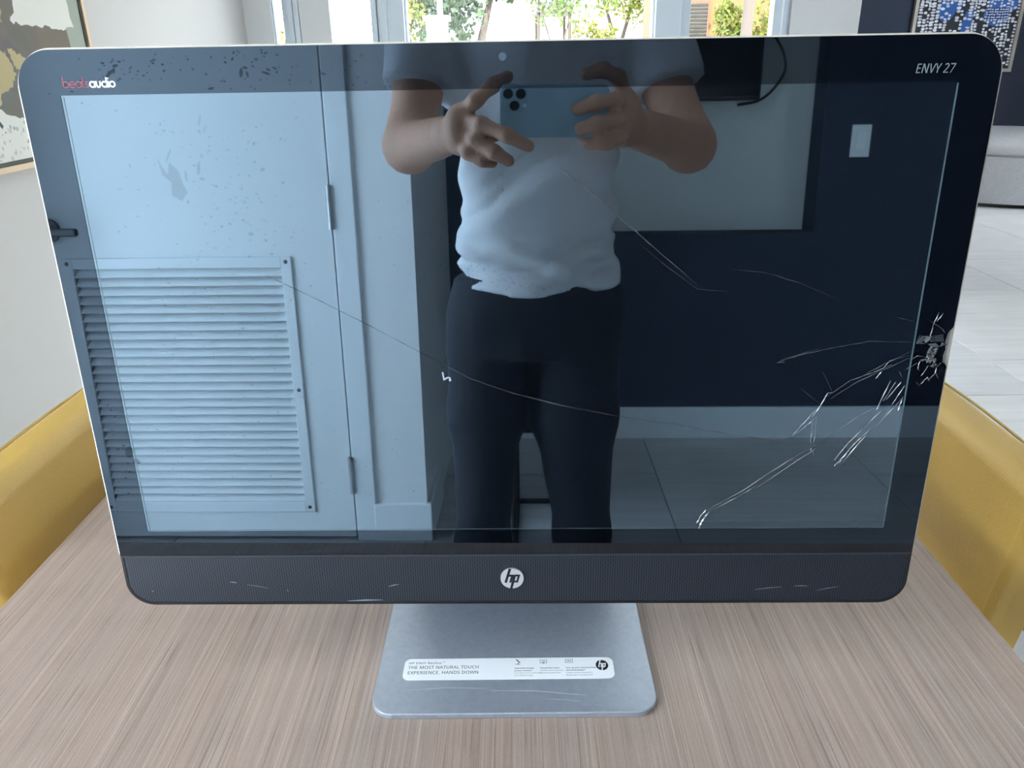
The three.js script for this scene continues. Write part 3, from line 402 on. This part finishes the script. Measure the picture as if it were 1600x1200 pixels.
// ---------------------------------------------------------------- two yellow chairs pushed up to the table
{
  const leatherB = dataTex(512, 512, (u, v) => { const n = 128 + 110 * (noise(u * 150, v * 150) - .5) + 60 * (noise(u * 60, v * 60, 4) - .5); return [n, n, n]; }, false);
  leatherB.repeat.set(5, 5);
  const leather = phy('#cfaa58', { roughness: 0.36, bumpMap: leatherB, bumpScale: 0.0003, ior: 1.5 });
  const print = dataTex(512, 512, (u, v) => { const a = noise(u * 14, v * 14, 2), b = noise(u * 26 + 7, v * 26, 5); return a > 0.62 ? [150, 128, 84] : b > 0.66 ? [120, 122, 122] : a < 0.28 ? [176, 176, 172] : [226, 226, 222]; });
  const fabric = std('#ffffff', 0.85, 0, { map: print }), wood = std('#4a3426', 0.45);
  // the backrest leans away from the table (x grows away from it); z runs along the table's side
  const backShape = (t0, t1, h0, h1, halfW, r) => {
    const g = new RoundedBoxGeometry(t1 - t0, h1 - h0, halfW * 2, 6, r), p = g.attributes.position; g.translate((t0 + t1) / 2, (h0 + h1) / 2, 0);
    for (let i = 0; i < p.count; i++) { const y = p.getY(i), z = p.getZ(i); p.setX(i, p.getX(i) + (y - 0.45) * 0.13 - 0.35 * z * z); p.setZ(i, z * (1 + (y - 0.45) * 0.10)); }
    g.computeVertexNormals(); return uvBy(g, (x, y, z) => [z + x, y]);
  };
  const chair = (label, x, z, turn) => {
    const c = thing('dining_chair', label, 'chair', [x, 0, z], turn, 'yellow chairs at the table');
    part('backrest', backShape(0, 0.062, 0.40, 0.818, 0.25, 0.022), leather, c);
    part('back_shell', backShape(0.040, 0.064, 0.395, 0.797, 0.2505, 0.004), fabric, c).userData.label = 'pale patterned fabric on the outside of the backrest';
    part('piping', [tube([-3, -2, -1, 0, 1, 2, 3].map((k) => { const z = k * 0.08; return [0.0605 + 0.353 * 0.13 - 0.35 * z * z, 0.8005, z * 1.035]; }), 0.0022, 24, 6)], std('#c2a860', 0.6), c);
    part('seat', uvBy(new RoundedBoxGeometry(0.46, 0.085, 0.47, 4, 0.035).translate(-0.21, 0.43, 0), (a, b, d) => [a, d]), leather, c);
    for (const [a, d] of [[-0.39, -0.19], [-0.39, 0.19], [0.0, -0.19], [0.0, 0.19]]) part('leg', rod([a + (a < -0.1 ? -0.01 : 0.035), 0, d * 1.05], [a, 0.40, d], 0.012, 0.018), wood, c);
    return c;
  };
  chair('yellow leather dining chair below the framed abstract painting', -0.545, -0.415, Math.PI);
  chair('yellow leather dining chair on the ottoman side of the table', 0.527, -0.425, 0);
}

// ---------------------------------------------------------------- pictures, ottoman, small wall things
{
  // painting on the left wall: z runs from the near side to the far side
  const z0 = -1.05, z1 = -2.385, y0 = 0.996, y1 = 2.35;
  const art = canvasTex(1024, 1024, (c, w, h) => {
    const P = (z, y) => [(z - z0) / (z1 - z0) * w, (1 - (y - y0) / (y1 - y0)) * h];
    c.fillStyle = '#6f675f'; c.fillRect(0, 0, w, h);
    const blob = (col, pts, jitter = 5) => { c.fillStyle = col; c.beginPath(); const q = pts.map(([z, y]) => P(z, y)); q.forEach((a, i) => { const b = q[(i + 1) % q.length]; if (!i) c.moveTo(...a); for (let k = 1; k <= 6; k++) c.lineTo(a[0] + (b[0] - a[0]) * k / 6 + rr(-jitter, jitter), a[1] + (b[1] - a[1]) * k / 6 + rr(-jitter, jitter)); }); c.closePath(); c.fill(); };
    for (let i = 0; i < 60; i++) { c.fillStyle = `rgba(${rr(80, 130) | 0},${rr(80, 118) | 0},${rr(70, 108) | 0},0.18)`; c.beginPath(); c.ellipse(rr(0, w), rr(0, h), rr(30, 160), rr(30, 160), rr(0, 3), 0, 6.3); c.fill(); }
    blob('#9aa092', [[-2.30, 1.0], [-2.385, 1.0], [-2.385, 2.2], [-2.27, 2.2], [-2.27, 1.5]]);
    blob('#d9d8ce', [[-2.03, 1.55], [-2.28, 1.56], [-2.33, 1.375], [-2.26, 1.365], [-2.18, 1.37], [-2.06, 1.365], [-1.97, 1.375], [-2.0, 1.40]]);
    blob('#b3a57a', [[-1.72, 1.29], [-1.88, 1.31], [-1.92, 1.28], [-1.94, 1.235], [-1.91, 1.20], [-1.85, 1.175], [-1.81, 1.13], [-1.74, 1.12]]);
    blob('#b3a57a', [[-1.93, 1.30], [-1.98, 1.29], [-2.03, 1.26], [-1.99, 1.235], [-1.94, 1.25]]);
    blob('#a89d70', [[-1.86, 1.46], [-1.92, 1.48], [-1.95, 1.42], [-1.93, 1.37], [-1.88, 1.39]]);
    blob('#d6d5cc', [[-1.10, 1.12], [-1.70, 1.145], [-1.83, 1.135], [-1.95, 1.10], [-2.03, 1.05], [-2.05, 0.99], [-1.10, 0.99]]);
    c.strokeStyle = '#3c4443'; c.lineWidth = 9; c.beginPath(); c.moveTo(...P(-1.76, 1.145)); c.lineTo(...P(-1.79, 1.12)); c.lineTo(...P(-1.815, 1.09)); c.stroke();
    for (let i = 0; i < 60; i++) { c.fillStyle = `rgba(120,128,116,${rr(.2, .6)})`; c.beginPath(); c.ellipse(...P(rr(-1.75, -2.0), rr(1.0, 1.1)), rr(1, 6), rr(1, 6), 0, 0, 6.3); c.fill(); }
    blob('#8a6f64', [[-1.15, 1.6], [-1.6, 1.7], [-1.7, 2.1], [-1.3, 2.2]]); blob('#cfcabb', [[-1.3, 1.9], [-1.8, 1.85], [-2.1, 2.1], [-1.6, 2.25]]);
  });
  const t = thing('framed_painting', 'large abstract painting in taupe and cream, pale wood frame, above yellow chair', 'painting', [XL, 0, 0]);
  const g = new THREE.PlaneGeometry(1, 1).rotateY(Math.PI / 2); g.scale(1, y1 - y0, z0 - z1).translate(0.028, (y0 + y1) / 2, (z0 + z1) / 2); uvBy(g, (x, y, z) => [(z - z0) / (z1 - z0), (y - y0) / (y1 - y0)]);
  const cv = bx(0.006, y0, z1, 0.028, y1, z0); uvBy(cv, (x, y, z) => [(z - z0) / (z1 - z0), (y - y0) / (y1 - y0)]);
  part('canvas', cv, std('#ffffff', 0.75, 0, { map: art }), t);
  const fr = (a, b, m, n) => part(n, [bx(0.001, y0 - b, z1 - b, m, y0 - a, z0 + b), bx(0.001, y1 + a, z1 - b, m, y1 + b, z0 + b), bx(0.001, y0 - a, z1 - b, m, y1 + a, z1 - a), bx(0.001, y0 - a, z0 + a, m, y1 + a, z0 + b)], n === 'frame' ? std('#d9bf9a', 0.5) : M.black, t);
  fr(0.0, 0.012, 0.031, 'inner_frame'); fr(0.012, 0.028, 0.036, 'frame');
}
{
  // dashed blue and white picture on the navy wall
  const x0 = 4.37, x1 = 5.47, y0 = 1.085, y1 = 2.45;
  const art = canvasTex(1024, 1270, (c, w, h) => {
    c.fillStyle = '#20242c'; c.fillRect(0, 0, w, h);
    for (const [x, y, a, b] of [[300, 700, 90, 120], [420, 560, 60, 170], [520, 820, 50, 130], [800, 780, 130, 90], [850, 640, 160, 110], [200, 300, 120, 160], [640, 250, 140, 120]]) { c.fillStyle = ['#2c5fa8', '#27457f', '#3568b4', '#1f2f63'][(x + y) % 4]; c.beginPath(); c.ellipse(x, y, a, b, 0.2, 0, 6.3); c.fill(); }
    let x = 14; while (x < w - 20) { const cw = rr(26, 54), gap = rnd() < 0.22; for (let y = 12; y < h - 14; y += rr(22, 36)) if (rnd() < (gap ? 0.35 : 0.9)) { const k = rr(205, 245) | 0; c.fillStyle = `rgb(${k},${k},${Math.min(255, k + 6)})`; c.beginPath(); c.ellipse(x + cw / 2 + rr(-4, 4), y, cw * rr(0.38, 0.52), rr(9, 14), rr(-.15, .15), 0, 6.3); c.fill(); } x += cw; }
    c.fillStyle = '#27457f'; c.fillRect(690, 700, 230, 120); for (let k = 0; k < 5; k++) for (let q = 0; q < 9; q++) { c.fillStyle = '#dfe4ee'; c.beginPath(); c.ellipse(705 + q * 26 + rr(-5, 5), 715 + k * 24 + rr(-3, 3), 11, 6, -0.1, 0, 6.3); c.fill(); }
  });
  const t = thing('framed_picture', 'picture of white dashes and blue patches in thin frame on navy wall', 'picture', [0, 0, ZN]);
  const cv = bx(x0, y0, 0.008, x1, y1, 0.03); uvBy(cv, (x, y) => [(x - x0) / (x1 - x0), (y - y0) / (y1 - y0)]);
  part('canvas', cv, std('#ffffff', 0.7, 0, { map: art }), t);
  part('frame', [bx(x0 - 0.035, y0 - 0.035, 0.002, x1 + 0.035, y0, 0.05), bx(x0 - 0.035, y1, 0.002, x1 + 0.035, y1 + 0.035, 0.05), bx(x0 - 0.035, y0, 0.002, x0, y1, 0.05), bx(x1, y0, 0.002, x1 + 0.035, y1, 0.05)], std('#9d958b', 0.4, 0.3), t);
}
{
  const o = thing('round_ottoman', 'big round grey upholstered ottoman on pale tile floor by navy wall', 'ottoman', [4.75, 0, -7.25]);
  const weave = dataTex(256, 256, (u, v) => { const n = 222 + 26 * (noise(u * 90, v * 90) - .5) + 18 * (hsh(u * 256 | 0, v * 256 | 0, 1) - .5); return [n, n, n]; }); weave.repeat.set(6, 2);
  const fab = std('#c9c8ca', 0.85, 0, { map: weave });
  part('seat_cushion', new THREE.LatheGeometry([[0.001, 0.535], [0.9, 0.533], [1.08, 0.525], [1.125, 0.505], [1.135, 0.47], [1.135, 0.43], [0.001, 0.42]].reverse().map(([a, b]) => new THREE.Vector2(a, b)), 72), fab, o);
  part('side_panel', new THREE.CylinderGeometry(1.13, 1.12, 0.40, 72).translate(0, 0.235, 0), fab, o);
  part('plinth', new THREE.CylinderGeometry(1.07, 1.07, 0.04, 48).translate(0, 0.02, 0), M.black, o);
}
{
  const s = thing('light_switch', 'white switch plate on the navy rear wall beside the pale niche', 'switch', [1.2355, 1.182, ZR]);
  part('plate', new RoundedBoxGeometry(0.071, 0.116, 0.007, 2, 0.003).translate(0, 0, -0.0035), std('#e9ebec', 0.4), s);
  part('rocker', new RoundedBoxGeometry(0.033, 0.066, 0.006, 2, 0.002).translate(0, 0, -0.008), std('#f2f3f3', 0.35), s);
  const t = thing('television', 'flat black television hanging in the pale wall niche', 'television', [0.46, 1.335, ZR + 0.115]);
  part('housing', new RoundedBoxGeometry(0.82, 0.48, 0.05, 2, 0.008).translate(0, 0.24, -0.032), M.black, t);
  part('screen', bx(-0.40, 0.015, -0.0585, 0.40, 0.47, -0.057), M.glossBlack, t);
  part('wall_bracket', bx(-0.2, 0.10, -0.01, 0.2, 0.38, 0), M.darkSteel, t);
  tag(part('power_cable', tube([[0.880, 1.62, 2.60], [0.91, 1.57, 2.60], [0.955, 1.50, 2.60], [0.965, 1.44, 2.60], [0.93, 1.375, 2.61], [0.88, 1.335, 2.615], [0.80, 1.32, 2.62]], 0.005, 40, 8), M.black, scene), 'thin black cable looping beside the television', 'cable');
}
{
  // sled base chair standing behind the person
  const c = thing('side_chair', 'black sled base side chair behind the standing person', 'chair', [0.085, 0, 1.65]);
  const fr = (x) => [rod([x, 0.011, 0.22], [x, 0.011, -0.20], 0.009), rod([x, 0.011, -0.20], [x, 0.45, -0.17], 0.009), rod([x, 0.011, 0.22], [x, 0.45, 0.17], 0.009), rod([x, 0.45, 0.17], [x, 0.82, 0.24], 0.009)];
  part('frame', [...fr(-0.13), ...fr(0.13), rod([-0.13, 0.011, 0.22], [0.13, 0.011, 0.22], 0.009), rod([-0.13, 0.42, -0.17], [0.13, 0.42, -0.17], 0.009)], M.black, c);
  part('seat', new RoundedBoxGeometry(0.30, 0.035, 0.38, 3, 0.015).translate(0, 0.465, 0), M.black, c);
  part('backrest', new RoundedBoxGeometry(0.30, 0.22, 0.02, 3, 0.009).rotateX(0.18).translate(0, 0.73, 0.225), M.black, c);
}

// ---------------------------------------------------------------- the person taking the photograph and the phone
{
  const ph = new THREE.Group(); ph.name = 'mobile_phone'; scene.add(ph);
  tag(ph, 'pale blue mobile phone held up in both hands of the person', 'phone');
  ph.quaternion.copy(camera.quaternion); ph.position.copy(V(0.047, 1.2355, 0.5515));
  part('body', extr(rrect(-0.0735, -0.0358, 0.0735, 0.0358, 0.010), -0.0077, 0, 0.0012), phy('#9db8c6', { roughness: 0.35 }), ph);
  const bump = part('camera_module', extr(rrect(-0.0705, 0.0005, -0.0365, 0.0335, 0.008), -0.0095, -0.0075, 0.0006), phy('#93aebc', { roughness: 0.2 }), ph);
  for (const [x, y] of [[-0.0620, 0.0255], [-0.0450, 0.0255], [-0.0535, 0.0095]]) part('lens', [new THREE.CylinderGeometry(0.0066, 0.0066, 0.0016, 28).rotateX(Math.PI / 2).translate(x, y, -0.0102)], M.glossBlack, bump);
  part('flash', new THREE.CylinderGeometry(0.0025, 0.0025, 0.0006, 16).rotateX(Math.PI / 2).translate(-0.0400, 0.0095, -0.0097), std('#e6e2d4', 0.4), bump);
  part('screen', extr(rrect(-0.0715, -0.0338, 0.0715, 0.0338, 0.009), 0.0001, 0.0006), M.glossBlack, ph);

  const p = thing('person', 'person in white t shirt and dark trousers holding up a phone', 'person');
  const cx = 0.015, zc = 0.945;
  const sL = [-0.165, 1.425, zc], eL = [-0.198, 1.190, 0.845], wL = [-0.108, 1.205, 0.635], sR = [0.198, 1.425, zc], eR = [0.288, 1.185, 0.850], wR = [0.163, 1.213, 0.635];
  const skinM = phy('#b98a70', { roughness: 0.55 });
  const body = union([
    cap([cx, 1.38, zc], [cx, 1.52, zc - 0.015], 0.062, 0.056), ell([cx, 1.25, zc], [0.12, 0.24, 0.075]), ell([cx, 0.93, zc], [0.115, 0.14, 0.075]),
    cap(sL, eL, 0.050, 0.042), cap(eL, wL, 0.041, 0.029), cap(sR, eR, 0.050, 0.042), cap(eR, wR, 0.041, 0.029),
    cap([-0.075, 0.86, zc], [-0.088, 0.5, zc], 0.07, 0.05), cap([-0.088, 0.5, zc], [-0.1, 0.08, zc + 0.02], 0.048, 0.036), cap([0.105, 0.86, zc], [0.112, 0.5, zc], 0.07, 0.05), cap([0.112, 0.5, zc], [0.122, 0.08, zc + 0.02], 0.048, 0.036),
  ], 0.03);
  const hc = [cx, 1.625, zc - 0.045];
  const headF = union([ell(hc, [0.076, 0.112, 0.095]), ell([cx, 1.565, zc - 0.075], [0.052, 0.058, 0.062]), cap([cx, 1.635, zc - 0.136], [cx, 1.605, zc - 0.152], 0.009, 0.014), cap([cx - 0.02, 1.574, zc - 0.132], [cx + 0.02, 1.574, zc - 0.132], 0.008, 0.008), cap([cx - 0.045, 1.655, zc - 0.120], [cx + 0.045, 1.655, zc - 0.120], 0.010, 0.010), ell([cx - 0.078, 1.62, zc - 0.03], [0.012, 0.032, 0.02]), ell([cx + 0.078, 1.62, zc - 0.03], [0.012, 0.032, 0.02]), cap([cx, 1.42, zc], [cx, 1.56, zc - 0.03], 0.058, 0.054)], 0.016);
  const headCut = (x, y, z) => { let d = headF(x, y, z); for (const s of [-1, 1]) d = Math.max(d, -(Math.hypot(x - cx - s * 0.032, y - 1.632, z - zc + 0.152) - 0.018)); return d; };
  const fing = (list, r) => list.flatMap((c) => c.slice(1).map((b, i) => cap(c[i], b, r - i * 0.0006, r - (i + 1) * 0.0007)));
  const handL = union([cap(wL, [-0.098, 1.206, 0.60], 0.028, 0.026), ell([-0.085, 1.212, 0.583], [0.024, 0.036, 0.030]), ...fing([
    [[-0.080, 1.236, 0.575], [-0.060, 1.250, 0.556], [-0.036, 1.268, 0.549], [-0.016, 1.279, 0.553]],
    [[-0.074, 1.224, 0.568], [-0.052, 1.218, 0.540], [-0.016, 1.203, 0.523], [0.012, 1.189, 0.529]],
    [[-0.076, 1.208, 0.568], [-0.060, 1.198, 0.545], [-0.034, 1.181, 0.532], [-0.016, 1.170, 0.545]],
    [[-0.082, 1.194, 0.572], [-0.072, 1.182, 0.553], [-0.052, 1.172, 0.546], [-0.040, 1.168, 0.558]],
    [[-0.088, 1.206, 0.600], [-0.064, 1.196, 0.590], [-0.036, 1.206, 0.578], [-0.018, 1.214, 0.576]]], 0.0106)], 0.008);
  const handR = union([cap(wR, [0.156, 1.214, 0.602], 0.028, 0.027), ell([0.146, 1.224, 0.585], [0.026, 0.040, 0.030]), ...fing([
    [[0.145, 1.254, 0.578], [0.134, 1.276, 0.560], [0.112, 1.285, 0.546], [0.090, 1.280, 0.546]],
    [[0.140, 1.240, 0.570], [0.130, 1.246, 0.541], [0.102, 1.243, 0.531], [0.078, 1.236, 0.536]],
    [[0.140, 1.222, 0.568], [0.132, 1.222, 0.540], [0.104, 1.216, 0.526], [0.082, 1.210, 0.530]],
    [[0.144, 1.204, 0.572], [0.136, 1.200, 0.546], [0.112, 1.193, 0.530], [0.094, 1.190, 0.536]],
    [[0.150, 1.206, 0.602], [0.124, 1.192, 0.594], [0.098, 1.200, 0.580], [0.082, 1.206, 0.577]]], 0.0106)], 0.008);
  const skin = merge([fieldMesh(body, [-0.27, 0.02, 0.58], [0.36, 1.56, 1.06], 0.012), fieldMesh(headCut, [-0.10, 1.47, 0.74], [0.13, 1.76, 1.05], 0.005), fieldMesh(handL, [-0.16, 1.13, 0.49], [0.05, 1.31, 0.67], 0.0035), fieldMesh(handR, [0.05, 1.13, 0.49], [0.22, 1.32, 0.67], 0.0035)]);
  const pb = part('body', skin, skinM, p);
  // t-shirt with loose folds
  const tw = (y) => { const t = (y - 0.92) / 0.5; return [0.160 - 0.010 * Math.sin(t * 3.1) + Math.max(0, 0.3 - t) * 0.05 + Math.max(0, t - 0.55) * 0.03, 0.132 - 0.014 * Math.sin(t * 3.1)]; };
  const torso = (x, y, z) => { const [a, b] = tw(y), xo = x - cx - 0.009, k = Math.hypot(xo / a, (z - zc) / b); return Math.max((k - 1) * b * 0.92, y - 1.43, 0.922 - y); };
  const sleeve = (s, e) => { const m = s.map((v, i) => v + (e[i] - v) * 0.62), c = cap(s, m, 0.074, 0.072), n = e.map((v, i) => v - s[i]), l = Math.hypot(...n); return (x, y, z) => Math.max(c(x, y, z), ((x - m[0]) * n[0] + (y - m[1]) * n[1] + (z - m[2]) * n[2]) / l); };
  const slL = sleeve(sL, eL), slR = sleeve(sR, eR), yoke = cap([-0.14, 1.435, zc], [0.17, 1.435, zc], 0.055, 0.055);
  const ridge = (n) => 1 - Math.abs(2 * n - 1);
  const folds = (x, y, z) => {
    const u = (x - cx) * 0.80 + (y - 1.15) * 0.60, v = (x - cx) * -0.60 + (y - 1.15) * 0.80;               // along and across the pull from hip to far shoulder
    const drag = ridge(noise(u * 4 + 4, v * 22 + 2.5 * noise(x * 5, y * 5, 3), 0.5)) - 0.5, soft = noise(x * 13, y * 9, z * 9) - 0.5;
    const bunch = Math.max(0, 1 - Math.abs(y - 0.972) / 0.06) * (ridge(noise(x * 7 + 9, (y + 0.22 * (x - cx)) * 34, z * 5)) - 0.45);
    return 0.023 * drag * Math.min(1, Math.max(0.25, (1.42 - y) * 6)) + 0.010 * soft + 0.034 * bunch;
  };
  const shirt = (x, y, z) => Math.max(smin(smin(torso(x, y, z), yoke(x, y, z), 0.06), smin(slL(x, y, z), slR(x, y, z), 0.01), 0.035) + folds(x, y, z), -(Math.hypot((x - cx) / 1.1, z - zc + 0.02) - 0.066 + (1.5 - y) * 0.5 * (y < 1.44 ? 3 : 1)), 0.918 - y + 0.25 * (x - cx) * (x - cx));
  part('t_shirt', fieldMesh(shirt, [-0.34, 0.88, 0.75], [0.42, 1.53, 1.12], 0.009), std('#dcdde0', 0.85), p);
  const trousers = union([
    (x, y, z) => Math.max((Math.hypot((x - cx) / 0.158, (z - zc) / 0.108) - 1) * 0.11, y - 0.95, 0.80 - y), cap([-0.070, 0.86, zc], [-0.083, 0.66, zc], 0.088, 0.076), cap([-0.083, 0.66, zc], [-0.096, 0.36, zc], 0.074, 0.054), cap([-0.096, 0.36, zc], [-0.102, 0.09, zc + 0.02], 0.056, 0.054),
    cap([0.100, 0.86, zc], [0.101, 0.66, zc], 0.092, 0.088), cap([0.101, 0.66, zc], [0.118, 0.38, zc], 0.084, 0.059), cap([0.118, 0.38, zc], [0.124, 0.09, zc + 0.02], 0.060, 0.056)], 0.03);
  part('trousers', fieldMesh((x, y, z) => Math.max(trousers(x, y, z) + 0.010 * (noise(x * 14, y * 9, z * 12) - .5), 0.055 - y), [-0.22, 0.03, 0.78], [0.25, 1.03, 1.10], 0.010), std('#141a26', 0.8), p);
  for (const x of [-0.103, 0.125]) part('shoe', fieldMesh(union([(a, b, c) => Math.max(ell([x, 0.03, zc - 0.09], [0.046, 0.05, 0.10])(a, b, c), -b), (a, b, c) => Math.max(ell([x, 0.045, zc + 0.02], [0.042, 0.06, 0.07])(a, b, c), -b)], 0.03), [x - 0.07, -0.02, zc - 0.22], [x + 0.07, 0.13, zc + 0.12], 0.007), std('#1b1d21', 0.6), p);
  part('hair', fieldMesh((x, y, z) => Math.max(ell([hc[0], hc[1] + 0.018, hc[2] + 0.012], [0.084, 0.112, 0.102])(x, y, z) + 0.006 * (noise(x * 60, y * 60, z * 60) - .5), -(ell([cx, 1.60, zc - 0.115], [0.085, 0.085, 0.06])(x, y, z)), 1.595 - y + (z < zc - 0.05 ? 0.02 : -0.02)), [-0.10, 1.54, 0.76], [0.13, 1.79, 1.05], 0.006), std('#2a211b', 0.7), p);
  for (const s of [-1, 1]) part('eye', new THREE.SphereGeometry(0.0125, 16, 12).translate(cx + s * 0.032, 1.632, zc - 0.133), std('#e8e6e2', 0.2), p);
}

// ---------------------------------------------------------------- outdoors, seen through the windows
{
  struct('ground_outside', bx(-22, -0.35, -40, 22, -0.15, ZB - 0.16), std('#a8a294', 0.9));
  const stucco = wallPaint('#5e482a', 0.9);
  const b = thing('stucco_house', 'yellow stucco house outside with a louvred shutter', 'house', [0, -0.15, -15]);
  part('wall', bx(2.95, 0, -4, 12, 5.5, 0), stucco, b);
  part('roof', bx(2.6, 5.5, -4.3, 12.3, 5.75, 0.4), std('#9a8a80', 0.8), b);
  const sh = part('shutter', [bx(3.16, 0.6, 0, 3.19, 2.3, 0.05), bx(3.50, 0.6, 0, 3.53, 2.3, 0.05), bx(3.16, 0.54, 0, 3.53, 0.6, 0.05), bx(3.16, 2.3, 0, 3.53, 2.34, 0.05), bx(3.18, 0.6, 0, 3.51, 2.3, 0.01)], std('#54382a', 0.7), b);
  const sg = new THREE.BoxGeometry(0.31, 0.06, 0.012).rotateX(0.6); for (let i = 0; i < 28; i++) part('slat', sg, std('#4c4a46', 0.6), sh).position.set(3.345, 0.63 + i * 0.061, 0.03);
  const w = thing('carport', 'grey roofed carport beyond the big window pane', 'carport', [0.81, -0.15, -17]);
  part('roof', bx(-0.37, 2.28, -1.5, 0.37, 2.47, 0.5), std('#4a4d50', 0.6), w);
  for (const [x, z] of [[-0.31, 0.42], [0.31, 0.42], [-0.31, -1.4], [0.31, -1.4]]) part('post', rod([x, 0, z], [x, 2.3, z], 0.035), std('#4a433c', 0.7), w);
  const post = thing('garden_pillar', 'white painted garden pillar in front of the trees', 'pillar', [-1.12, -0.15, -12]);
  part('shaft', bx(-0.15, 0, -0.15, 0.15, 1.95, 0.15, 0.02), std('#efece4', 0.8), post); part('cap', bx(-0.19, 1.95, -0.19, 0.19, 2.02, 0.19, 0.01), std('#efece4', 0.8), post); part('lamp_stem', rod([0.05, 2.02, 0], [0.05, 2.5, 0], 0.04), std('#efece4', 0.8), post);
  const lg = new THREE.BufferGeometry(); lg.setAttribute('position', new THREE.Float32BufferAttribute([0, 0, 0, .5, .35, .12, 0, 1, .05, 0, 0, 0, 0, 1, .05, -.5, .35, .12], 3)); lg.computeVertexNormals();
  const greens = ['#4b5f1f', '#707822', '#2f4a2a', '#4f6626'];
  const plant = (name, label, cat, [x, z], h0, h1, rx, rz, n, leaf, gi, trunkR, group) => {
    const t = thing(name, label, cat, [x, -0.15, z], 0, group);
    if (trunkR) part('trunk', [rod([0, 0, 0], [0.03, h0 * 0.8, 0], trunkR, trunkR * 0.75), rod([0.03, h0 * 0.78, 0], [-rx * 0.4, h0 + (h1 - h0) * 0.4, 0.1], trunkR * 0.7, trunkR * 0.3), rod([0.03, h0 * 0.78, 0], [rx * 0.4, h0 + (h1 - h0) * 0.45, -0.1], trunkR * 0.65, trunkR * 0.3)], std('#4f4842', 0.9), t);
    else part('stems', [0, 1, 2, 3, 4].map((k) => rod([Math.cos(k * 1.3) * 0.1, 0, Math.sin(k * 1.3) * 0.1], [Math.cos(k * 1.3) * rx * 0.5, h1 * 0.7, Math.sin(k * 1.3) * rz * 0.5], 0.03, 0.012)), std('#6b5a48', 0.9), t);
    n = Math.round(n * 1.9);
    const im = new THREE.InstancedMesh(lg, phy(greens[gi], { roughness: 0.9, transmission: 0.35, thickness: 0, side: THREE.DoubleSide }), n); im.name = 'foliage'; im.userData.kind = 'stuff';
    const m = new THREE.Matrix4(), q = new THREE.Quaternion(), col = new THREE.Color(), cl = Array.from({ length: 14 }, () => { const a = rr(0, 6.28), u = rr(-1, 1), k = Math.cbrt(rnd()) * 0.75; return [Math.cos(a) * Math.sqrt(1 - u * u) * k, u * k, Math.sin(a) * Math.sqrt(1 - u * u) * k]; });
    for (let i = 0; i < n; i++) {
      const c = cl[i % 14], a = rr(0, 6.28), u = rr(-1, 1), k = 0.42 * Math.cbrt(rnd()), s = leaf * rr(0.45, 0.9);
      q.setFromEuler(new THREE.Euler(rr(0, 6.28), rr(0, 6.28), rr(0, 6.28)));
      m.compose(V((c[0] + Math.cos(a) * k) * rx, (h0 + h1) / 2 + (c[1] + u * k) * (h1 - h0) / 2, (c[2] + Math.sin(a) * k) * rz), q, V(s, s, s)); im.setMatrixAt(i, m); im.setColorAt(i, col.setRGB(rr(.75, 1.2), rr(.75, 1.15), rr(.6, 1)));
    }
    t.add(im); return t;
  };
  const G = 'trees and shrubs outside the windows';
  plant('tree', 'grey trunked tree standing before the yellow house', 'tree', [3.29, -11.6], 2.75, 4.9, 1.3, 1.1, 1500, 0.13, 0, 0.10, G);
  plant('shrub', 'rounded bright shrub beside the shutter of the yellow house', 'shrub', [3.33, -12.8], 1.2, 2.3, 0.22, 0.25, 1600, 0.09, 1, 0, G);
  plant('shrub', 'tall yellow green shrub behind the grey trunked tree', 'shrub', [4.25, -13.2], 0.3, 3.0, 0.6, 0.5, 2600, 0.10, 1, 0, G);
  plant('tree', 'dense dark leafed tree behind the white pillar', 'tree', [-0.75, -14.5], 1.55, 4.4, 1.15, 1.0, 6500, 0.13, 2, 0.14, G);
  plant('tree', 'yellow green tree between window mullion and white pillar', 'tree', [-1.75, -14.5], 1.55, 4.0, 0.75, 0.7, 3200, 0.11, 1, 0.10, G);
  plant('shrub', 'bright green shrub next to the carport post', 'shrub', [1.5, -15.5], 0.3, 2.1, 0.55, 0.5, 2400, 0.10, 1, 0, G);
  plant('tree', 'sparse sunlit tree whose branches hang beyond the carport', 'tree', [2.75, -22], 2.0, 4.6, 1.2, 1.0, 1800, 0.14, 1, 0.10, G);
  plant('tree', 'thin leafed tree in front of the carport roof', 'tree', [0.7, -13.5], 1.7, 3.9, 1.0, 0.8, 1300, 0.11, 3, 0.03, G);
  plant('shrub', 'yellow tipped shrub outside the narrow corner window', 'shrub', [-2.9, -9.5], 0.4, 2.4, 0.6, 0.5, 2000, 0.09, 1, 0, G);
  plant('shrub', 'low pale shrub seen past the narrow window', 'shrub', [-3.9, -15.5], 0.6, 2.0, 0.8, 0.6, 700, 0.10, 1, 0, G);
}

scene.traverse((o) => { if (o.isMesh) { o.castShadow = true; o.receiveShadow = true; } });
sun.castShadow = true;
renderer.render(scene, camera);
